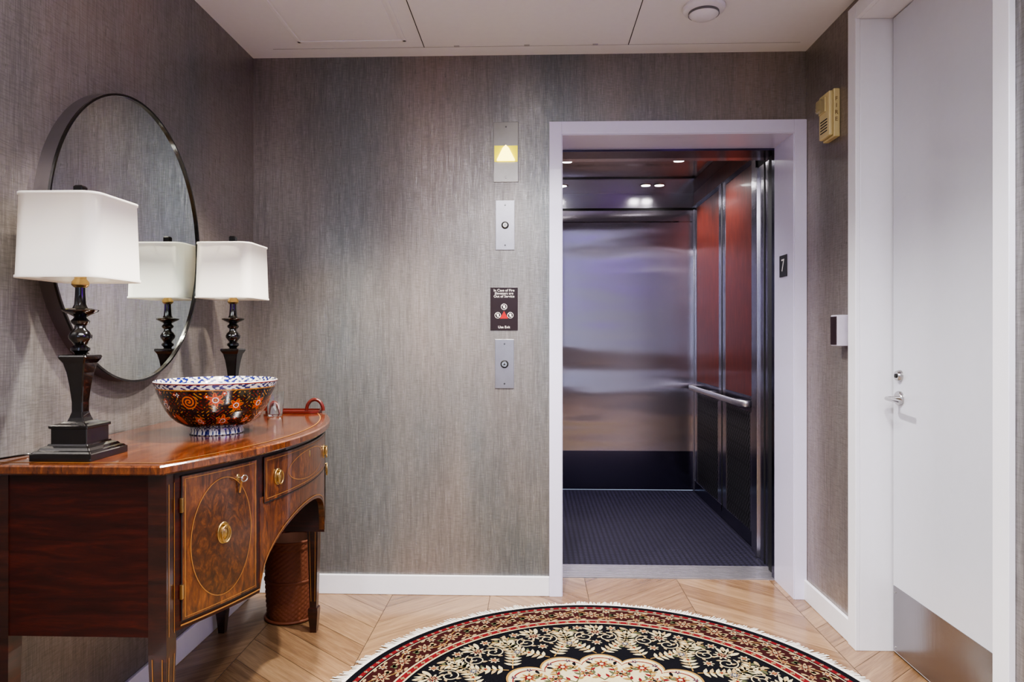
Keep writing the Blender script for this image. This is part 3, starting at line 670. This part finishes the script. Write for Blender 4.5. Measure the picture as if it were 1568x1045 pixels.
# ------------------------------------------------------------------ round rug
def rug():
    cx,cy=.25,2.15
    mats=[]
    def rm(name,c):
        x=N(name); nz=x.noise(x.coord((1,1,1)),420,2).outputs['Fac']; n2=x.noise(x.coord((1,1,1)),30,2).outputs['Fac']
        c1=tuple(v*.6 for v in c[:3])+(1,)
        cc=x.mix(x.ramp(nz,[(.35,(.5,.5,.5,1)),(.6,(0,0,0,1))]),c,c1); cc=x.mix(x.ramp(n2,[(.4,(.25,.25,.25,1)),(.7,(0,0,0,1))]),cc,c1)
        x.set(col=cc,rough=.95,spec=.1); x.bump(nz,.6,.002); mats.append(x.m); return len(mats)-1
    BLK=rm('rug_black',srgb(9,9,16)); CRM=rm('rug_cream',srgb(186,175,140)); RED=rm('rug_red',srgb(104,24,29)); GLD=rm('rug_gold',srgb(138,108,60)); GRN=rm('rug_sage',srgb(76,80,58)); WHT=rm('rug_fringe',srgb(224,220,212)); BRN=rm('rug_dark_red',srgb(50,17,18)); BLU=rm('rug_slate',srgb(44,58,84)); TAN=rm('rug_tan',srgb(160,138,100))
    V=[];F=[];FM=[]
    zb=.009
    def add(pts,mat,layer):
        z=zb+layer*.00035; b=len(V); V.extend([(cx+x_,cy+y_,z) for x_,y_ in pts]); F.append(tuple(range(b,b+len(pts)))); FM.append(mat)
    def fan(c,pts,mat,layer):
        z=zb+layer*.00035; b=len(V); V.append((cx+c[0],cy+c[1],z)); V.extend([(cx+x_,cy+y_,z) for x_,y_ in pts]); n=len(pts)
        for i in range(n): F.append((b,b+1+i,b+1+(i+1)%n)); FM.append(mat)
    def ring(r0,r1,mat,layer,n=180,f0=None,f1=None):
        z=zb+layer*.00035; b=len(V)
        for i in range(n):
            a=2*pi*i/n; q0=f0(a) if f0 else r0; q1=f1(a) if f1 else r1
            V.extend([(cx+q0*math.cos(a),cy+q0*math.sin(a),z),(cx+q1*math.cos(a),cy+q1*math.sin(a),z)])
        for i in range(n):
            k=(i+1)%n; F.append((b+2*i,b+2*i+1,b+2*k+1,b+2*k)); FM.append(mat)
    def pol(r,a): return (r*math.cos(a),r*math.sin(a))
    def flower(c,R,np_,m1,m2,m3,layer,rot=0,depth=.28):
        pts=[]
        for i in range(np_*6):
            a=2*pi*i/(np_*6); r=R*(1-depth+depth*math.cos(np_*a)); pts.append((c[0]+r*math.cos(a+rot),c[1]+r*math.sin(a+rot)))
        fan(c,pts,m1,layer)
        fan(c,[(c[0]+(q[0]-c[0])*.62,c[1]+(q[1]-c[1])*.62) for q in pts],m2,layer+1)
        fan(c,[(c[0]+R*.24*math.cos(k),c[1]+R*.24*math.sin(k)) for k in [2*pi*i/8 for i in range(8)]],m3,layer+2)
    def leaf(c,L,W,ang,mat,layer,bend=.25):
        up=[];dn=[]
        for i in range(7):
            t=i/6; w=W*math.sin(pi*t**.8)*.5; b=bend*L*t*t; x_=L*t
            up.append((x_,b+w)); dn.append((x_,b-w))
        q=up+dn[::-1][1:-1]
        ca,sa=math.cos(ang),math.sin(ang)
        add([(c[0]+x_*ca-y_*sa,c[1]+x_*sa+y_*ca) for x_,y_ in q],mat,layer)
    def stroke(pts,w,mat,layer):
        z=zb+layer*.00035; b=len(V); n=len(pts)
        for i,(x_,y_) in enumerate(pts):
            p,q=pts[max(0,i-1)],pts[min(n-1,i+1)]; dx,dy=q[0]-p[0],q[1]-p[1]; L=math.hypot(dx,dy) or 1
            V.extend([(cx+x_-dy/L*w/2,cy+y_+dx/L*w/2,z),(cx+x_+dy/L*w/2,cy+y_-dx/L*w/2,z)])
        for i in range(n-1): F.append((b+2*i,b+2*i+1,b+2*i+3,b+2*i+2)); FM.append(mat)
    n=180; b=len(V)
    for z,r in ((.001,.948),(zb,.948)):
        V.extend([(cx+r*math.cos(2*pi*i/n),cy+r*math.sin(2*pi*i/n),z) for i in range(n)])
    for i in range(n): k=(i+1)%n; F.append((b+i,b+k,b+n+k,b+n+i)); FM.append(WHT)
    F.append(tuple(b+n+i for i in range(n))); FM.append(BLK)
    rg=random.Random(3)
    for i in range(760):
        a=2*pi*i/760+rg.uniform(-.002,.002); da=.0036; r1=.986+rg.uniform(-.012,.008)+.008*math.sin(i*.33)+.004*math.sin(i*.11); s=rg.uniform(-.006,.006)
        z0,z1=.0095,.003; q=len(V)
        for rr,aa,z in ((.944,a-da,z0),(.944,a+da,z0),(r1,a+da*.75+s,z1),(r1,a-da*.75+s,z1)): V.append((cx+rr*math.cos(aa),cy+rr*math.sin(aa),z))
        F.append((q,q+1,q+2,q+3)); FM.append(WHT)
    ring(.934,.949,WHT,1); ring(.912,.936,BLK,2); ring(.893,.912,RED,1)
    for i in range(150):
        a=2*pi*i/150; flower(pol(.903,a),.0085,5,TAN if i%2 else CRM,BLU,CRM,2,a)
    ring(.888,.894,BLK,3); ring(.884,.888,CRM,3)
    ring(.775,.884,BRN,1)
    NB=40
    vine=[pol(.83+.034*math.sin(NB/2*a*1.0),a) for a in [2*pi*i/1200 for i in range(1201)]]
    stroke(vine,.005,GLD,2)
    for i in range(NB):
        a=2*pi*i/NB
        flower(pol(.83,a),.035,8,TAN,RED,CRM,4,a)
        flower(pol(.83,a),.015,8,BLK,CRM,GLD,7,a)
        for s2 in (1,-1):
            flower(pol(.83+s2*.034,a+pi/NB),.018,6,CRM if s2>0 else TAN,RED,GLD,4,a)
            for k in (-1,1):
                leaf(pol(.83+s2*.012,a+pi/NB+k*.012),.036,.018,a+pi/2*k+s2*k*.6,TAN if k>0 else GRN,3)
                leaf(pol(.83+s2*.046,a+k*.03),.028,.012,a+pi/2*k,TAN,3)
    ring(.768,.775,CRM,3); ring(.745,.768,RED,2); 
    for i in range(110):
        a=2*pi*i/110; flower(pol(.7565,a),.010,4,TAN,BLK,CRM,3,a)
    ring(.738,.745,CRM,3); ring(.733,.738,BLK,3)
    N2=16
    for i in range(N2):
        a0=2*pi*i/N2
        for s in (1,-1):
            pts=[]
            for k in range(40):
                t=k/39; r=.47+.22*t; a=a0+s*(.02+.17*math.sin(t*pi*.75)); pts.append(pol(r,a))
            stroke(pts,.005,GLD,2)
            for k in range(3,38,3):
                x_,y_=pts[k]; dx,dy=pts[k+1][0]-pts[k-1][0],pts[k+1][1]-pts[k-1][1]; an=math.atan2(dy,dx)
                leaf((x_,y_),.036,.015,an+.85,CRM if k%2 else TAN,3); leaf((x_,y_),.036,.015,an-.85,CRM if k%4 else GRN,3,-.25)
            c=pol(.615,a0+s*.075); pts=[]
            for k in range(36):
                t=k/35; rr=.038*(1-t)+.004; an=a0+s*(t*4.2*pi*.75); pts.append((c[0]+rr*math.cos(an),c[1]+rr*math.sin(an)))
            stroke(pts,.0045,CRM,3)
            for k in range(2,30,5):
                dx,dy=pts[k][0]-c[0],pts[k][1]-c[1]; leaf(pts[k],.022,.012,math.atan2(dy,dx)+.5,TAN,4)
            flower(pol(.695,a0+s*.10),.022,6,CRM,RED,GLD,5,a0)
            flower(pol(.535,a0+s*.13),.020,5,CRM,GLD,RED,5,a0)
            leaf(pol(.72,a0+s*.05),.045,.018,a0+pi+s*.5,CRM,4); leaf(pol(.71,a0+s*.15),.04,.016,a0+pi-s*.7,TAN,4)
        flower(pol(.655,a0),.034,9,CRM,RED,CRM,6,a0); flower(pol(.655,a0),.017,7,BLK,TAN,RED,9,a0)
        flower(pol(.56,a0+pi/N2),.028,8,TAN,BLU,CRM,6,a0); flower(pol(.56,a0),.022,7,CRM,RED,GLD,6,a0)
        for k in range(-2,3): leaf(pol(.665,a0),.06,.018,a0+k*.42,CRM if k%2==0 else TAN,5)
    f=lambda base,am,nn: (lambda a: base+am*abs(math.cos(nn*a/2))**.7)
    ring(0,0,GLD,10,480,lambda a:.0,f(.405,.052,16)); ring(0,0,CRM,11,480,lambda a:.0,f(.395,.052,16))
    ring(0,0,RED,12,480,f(.372,.05,16),f(.378,.05,16))
    for i in range(16):
        a0=2*pi*i/16
        flower(pol(.375,a0),.034,8,GLD,RED,CRM,13,a0)
        flower(pol(.31,a0+pi/16),.026,7,RED,TAN,BLK,13,a0)
        for s in (1,-1):
            pts=[pol(.26+.13*t,a0+s*.13*math.sin(t*pi)) for t in [k/20 for k in range(21)]]
            stroke(pts,.0045,GRN,13)
            for k in range(3,19,4):
                an=math.atan2(pts[k+1][1]-pts[k][1],pts[k+1][0]-pts[k][0]); leaf(pts[k],.028,.013,an+.8*s,GLD,14); leaf(pts[k],.026,.012,an-.8*s,RED if k%8==3 else GRN,14)
            flower(pol(.415,a0+s*.09),.012,5,BLU,RED,CRM,14,a0)
            leaf(pol(.40,a0+s*.14),.03,.014,a0+pi+s*.6,BLK,14); leaf(pol(.36,a0+s*.08),.03,.014,a0+pi/2*s,GLD,14)
    ring(0,0,RED,15,480,lambda a:0,f(.215,.03,12)); ring(0,0,BLK,16,480,lambda a:0,f(.205,.03,12))
    for i in range(12):
        a0=2*pi*i/12; flower(pol(.17,a0),.028,7,CRM,RED,GLD,17,a0); leaf(pol(.06,a0),.09,.03,a0,TAN,17)
    flower((0,0),.08,12,CRM,RED,GLD,19)
    me=bpy.data.meshes.new('round_rug'); me.from_pydata(V,[],F)
    for m in mats: me.materials.append(m)
    me.polygons.foreach_set('material_index',FM); me.update()
    bm=bmesh.new(); bm.from_mesh(me)
    bm.normal_update()
    for fc in bm.faces:
        if fc.normal.z<-.1: fc.normal_flip()
    bm.to_mesh(me); bm.free()
    o=bpy.data.objects.new('round_rug',me); C.objects.link(o)
rug()
# ------------------------------------------------------------------ lights
def area(name,loc,rot,sx,sy,pw,col=(1,1,1)):
    ld=bpy.data.lights.new(name,'AREA'); ld.shape='RECTANGLE'; ld.size=sx; ld.size_y=sy; ld.energy=pw; ld.color=col
    o=bpy.data.objects.new(name,ld); o.location=loc; o.rotation_euler=rot; C.objects.link(o); return o
area('window_daylight',((WX0+WX1)/2,YR+.04,1.5),(pi/2,0,pi),1.5,1.4,165,(.76,.83,1.0))
area('ceiling_fill',(0,.35,ZC-.03),(0,0,0),1.5,1.5,85,(.98,.97,1.0))  # added soft area fill below the ceiling, without a fixture
def downlight(x_,y_,pw,size=1.9,col=(1,.93,.82),blend=.5):
    p=empty('recessed_downlight',(x_,y_,ZC))
    lathe('trim_ring',[(.045,-.003),(.062,-.003),(.065,0)],(x_,y_,ZC),M_trim,p,seg=32,caps=False)
    lathe('lens',[(0,-.002),(.045,-.002),(.045,0)],(x_,y_,ZC),M_led,p,seg=32)
    ld=bpy.data.lights.new('lamp_spot','SPOT'); ld.energy=pw; ld.spot_size=size; ld.spot_blend=blend; ld.shadow_soft_size=.04; ld.color=col
    o=bpy.data.objects.new('lamp_spot',ld); o.location=(x_,y_,ZC-.02); link(o); o.parent=p; o.matrix_parent_inverse=Matrix.Translation(-Vector(p.location)); return o
downlight(-.62,2.30,230,1.7,(1,.90,.76))
downlight(.0,2.35,270,2.1,(1,.96,.91),.7)
downlight(-.62,.9,90,2.0); downlight(.45,.9,130,2.4,(1,.97,.95))
downlight(-.4,-1.0,120,2.2); downlight(.4,-1.0,120,2.2)  # rear pair added to light the floor mirrored in the cab steel
# unseen picture light, added to strengthen the violet reflection
p=empty('added_picture_light',(XR-.12,.85,2.05))
tube('added_light_arm',[(XR-.002,.85,2.03),(XR-.08,.85,2.08),(XR-.14,.85,2.06)],.006,M_chrome,p,bez=True)
tube('added_light_shade',[(XR-.14,.60,2.06),(XR-.14,1.10,2.06)],.014,M_chrome,p)
ld=bpy.data.lights.new('added_picture_lamp','AREA'); ld.shape='RECTANGLE'; ld.size=.5; ld.size_y=.03; ld.energy=14; ld.color=(.85,.8,1)
o=bpy.data.objects.new('added_picture_lamp',ld); o.location=(XR-.14,.85,2.04); o.rotation_euler=(0,math.radians(25),pi/2*0); link(o); o.rotation_euler=Vector((-.10,0,.30)).to_track_quat('Z','Y').to_euler(); o.parent=p; o.matrix_parent_inverse=Matrix.Translation(-Vector(p.location))
w=bpy.data.worlds.new('World'); bpy.context.scene.world=w; w.use_nodes=True
w.node_tree.nodes['Background'].inputs[0].default_value=(.55,.68,.95,1); w.node_tree.nodes['Background'].inputs[1].default_value=1.0
# ------------------------------------------------------------------ camera
cd=bpy.data.cameras.new('camera'); cd.sensor_width=36; cd.lens=24.06; cd.shift_y=-.0048; cd.clip_start=.02
co=bpy.data.objects.new('camera',cd); co.location=(0,0,1.22); co.rotation_euler=(pi/2,0,math.radians(1.8)); C.objects.link(co)
bpy.context.scene.camera=co
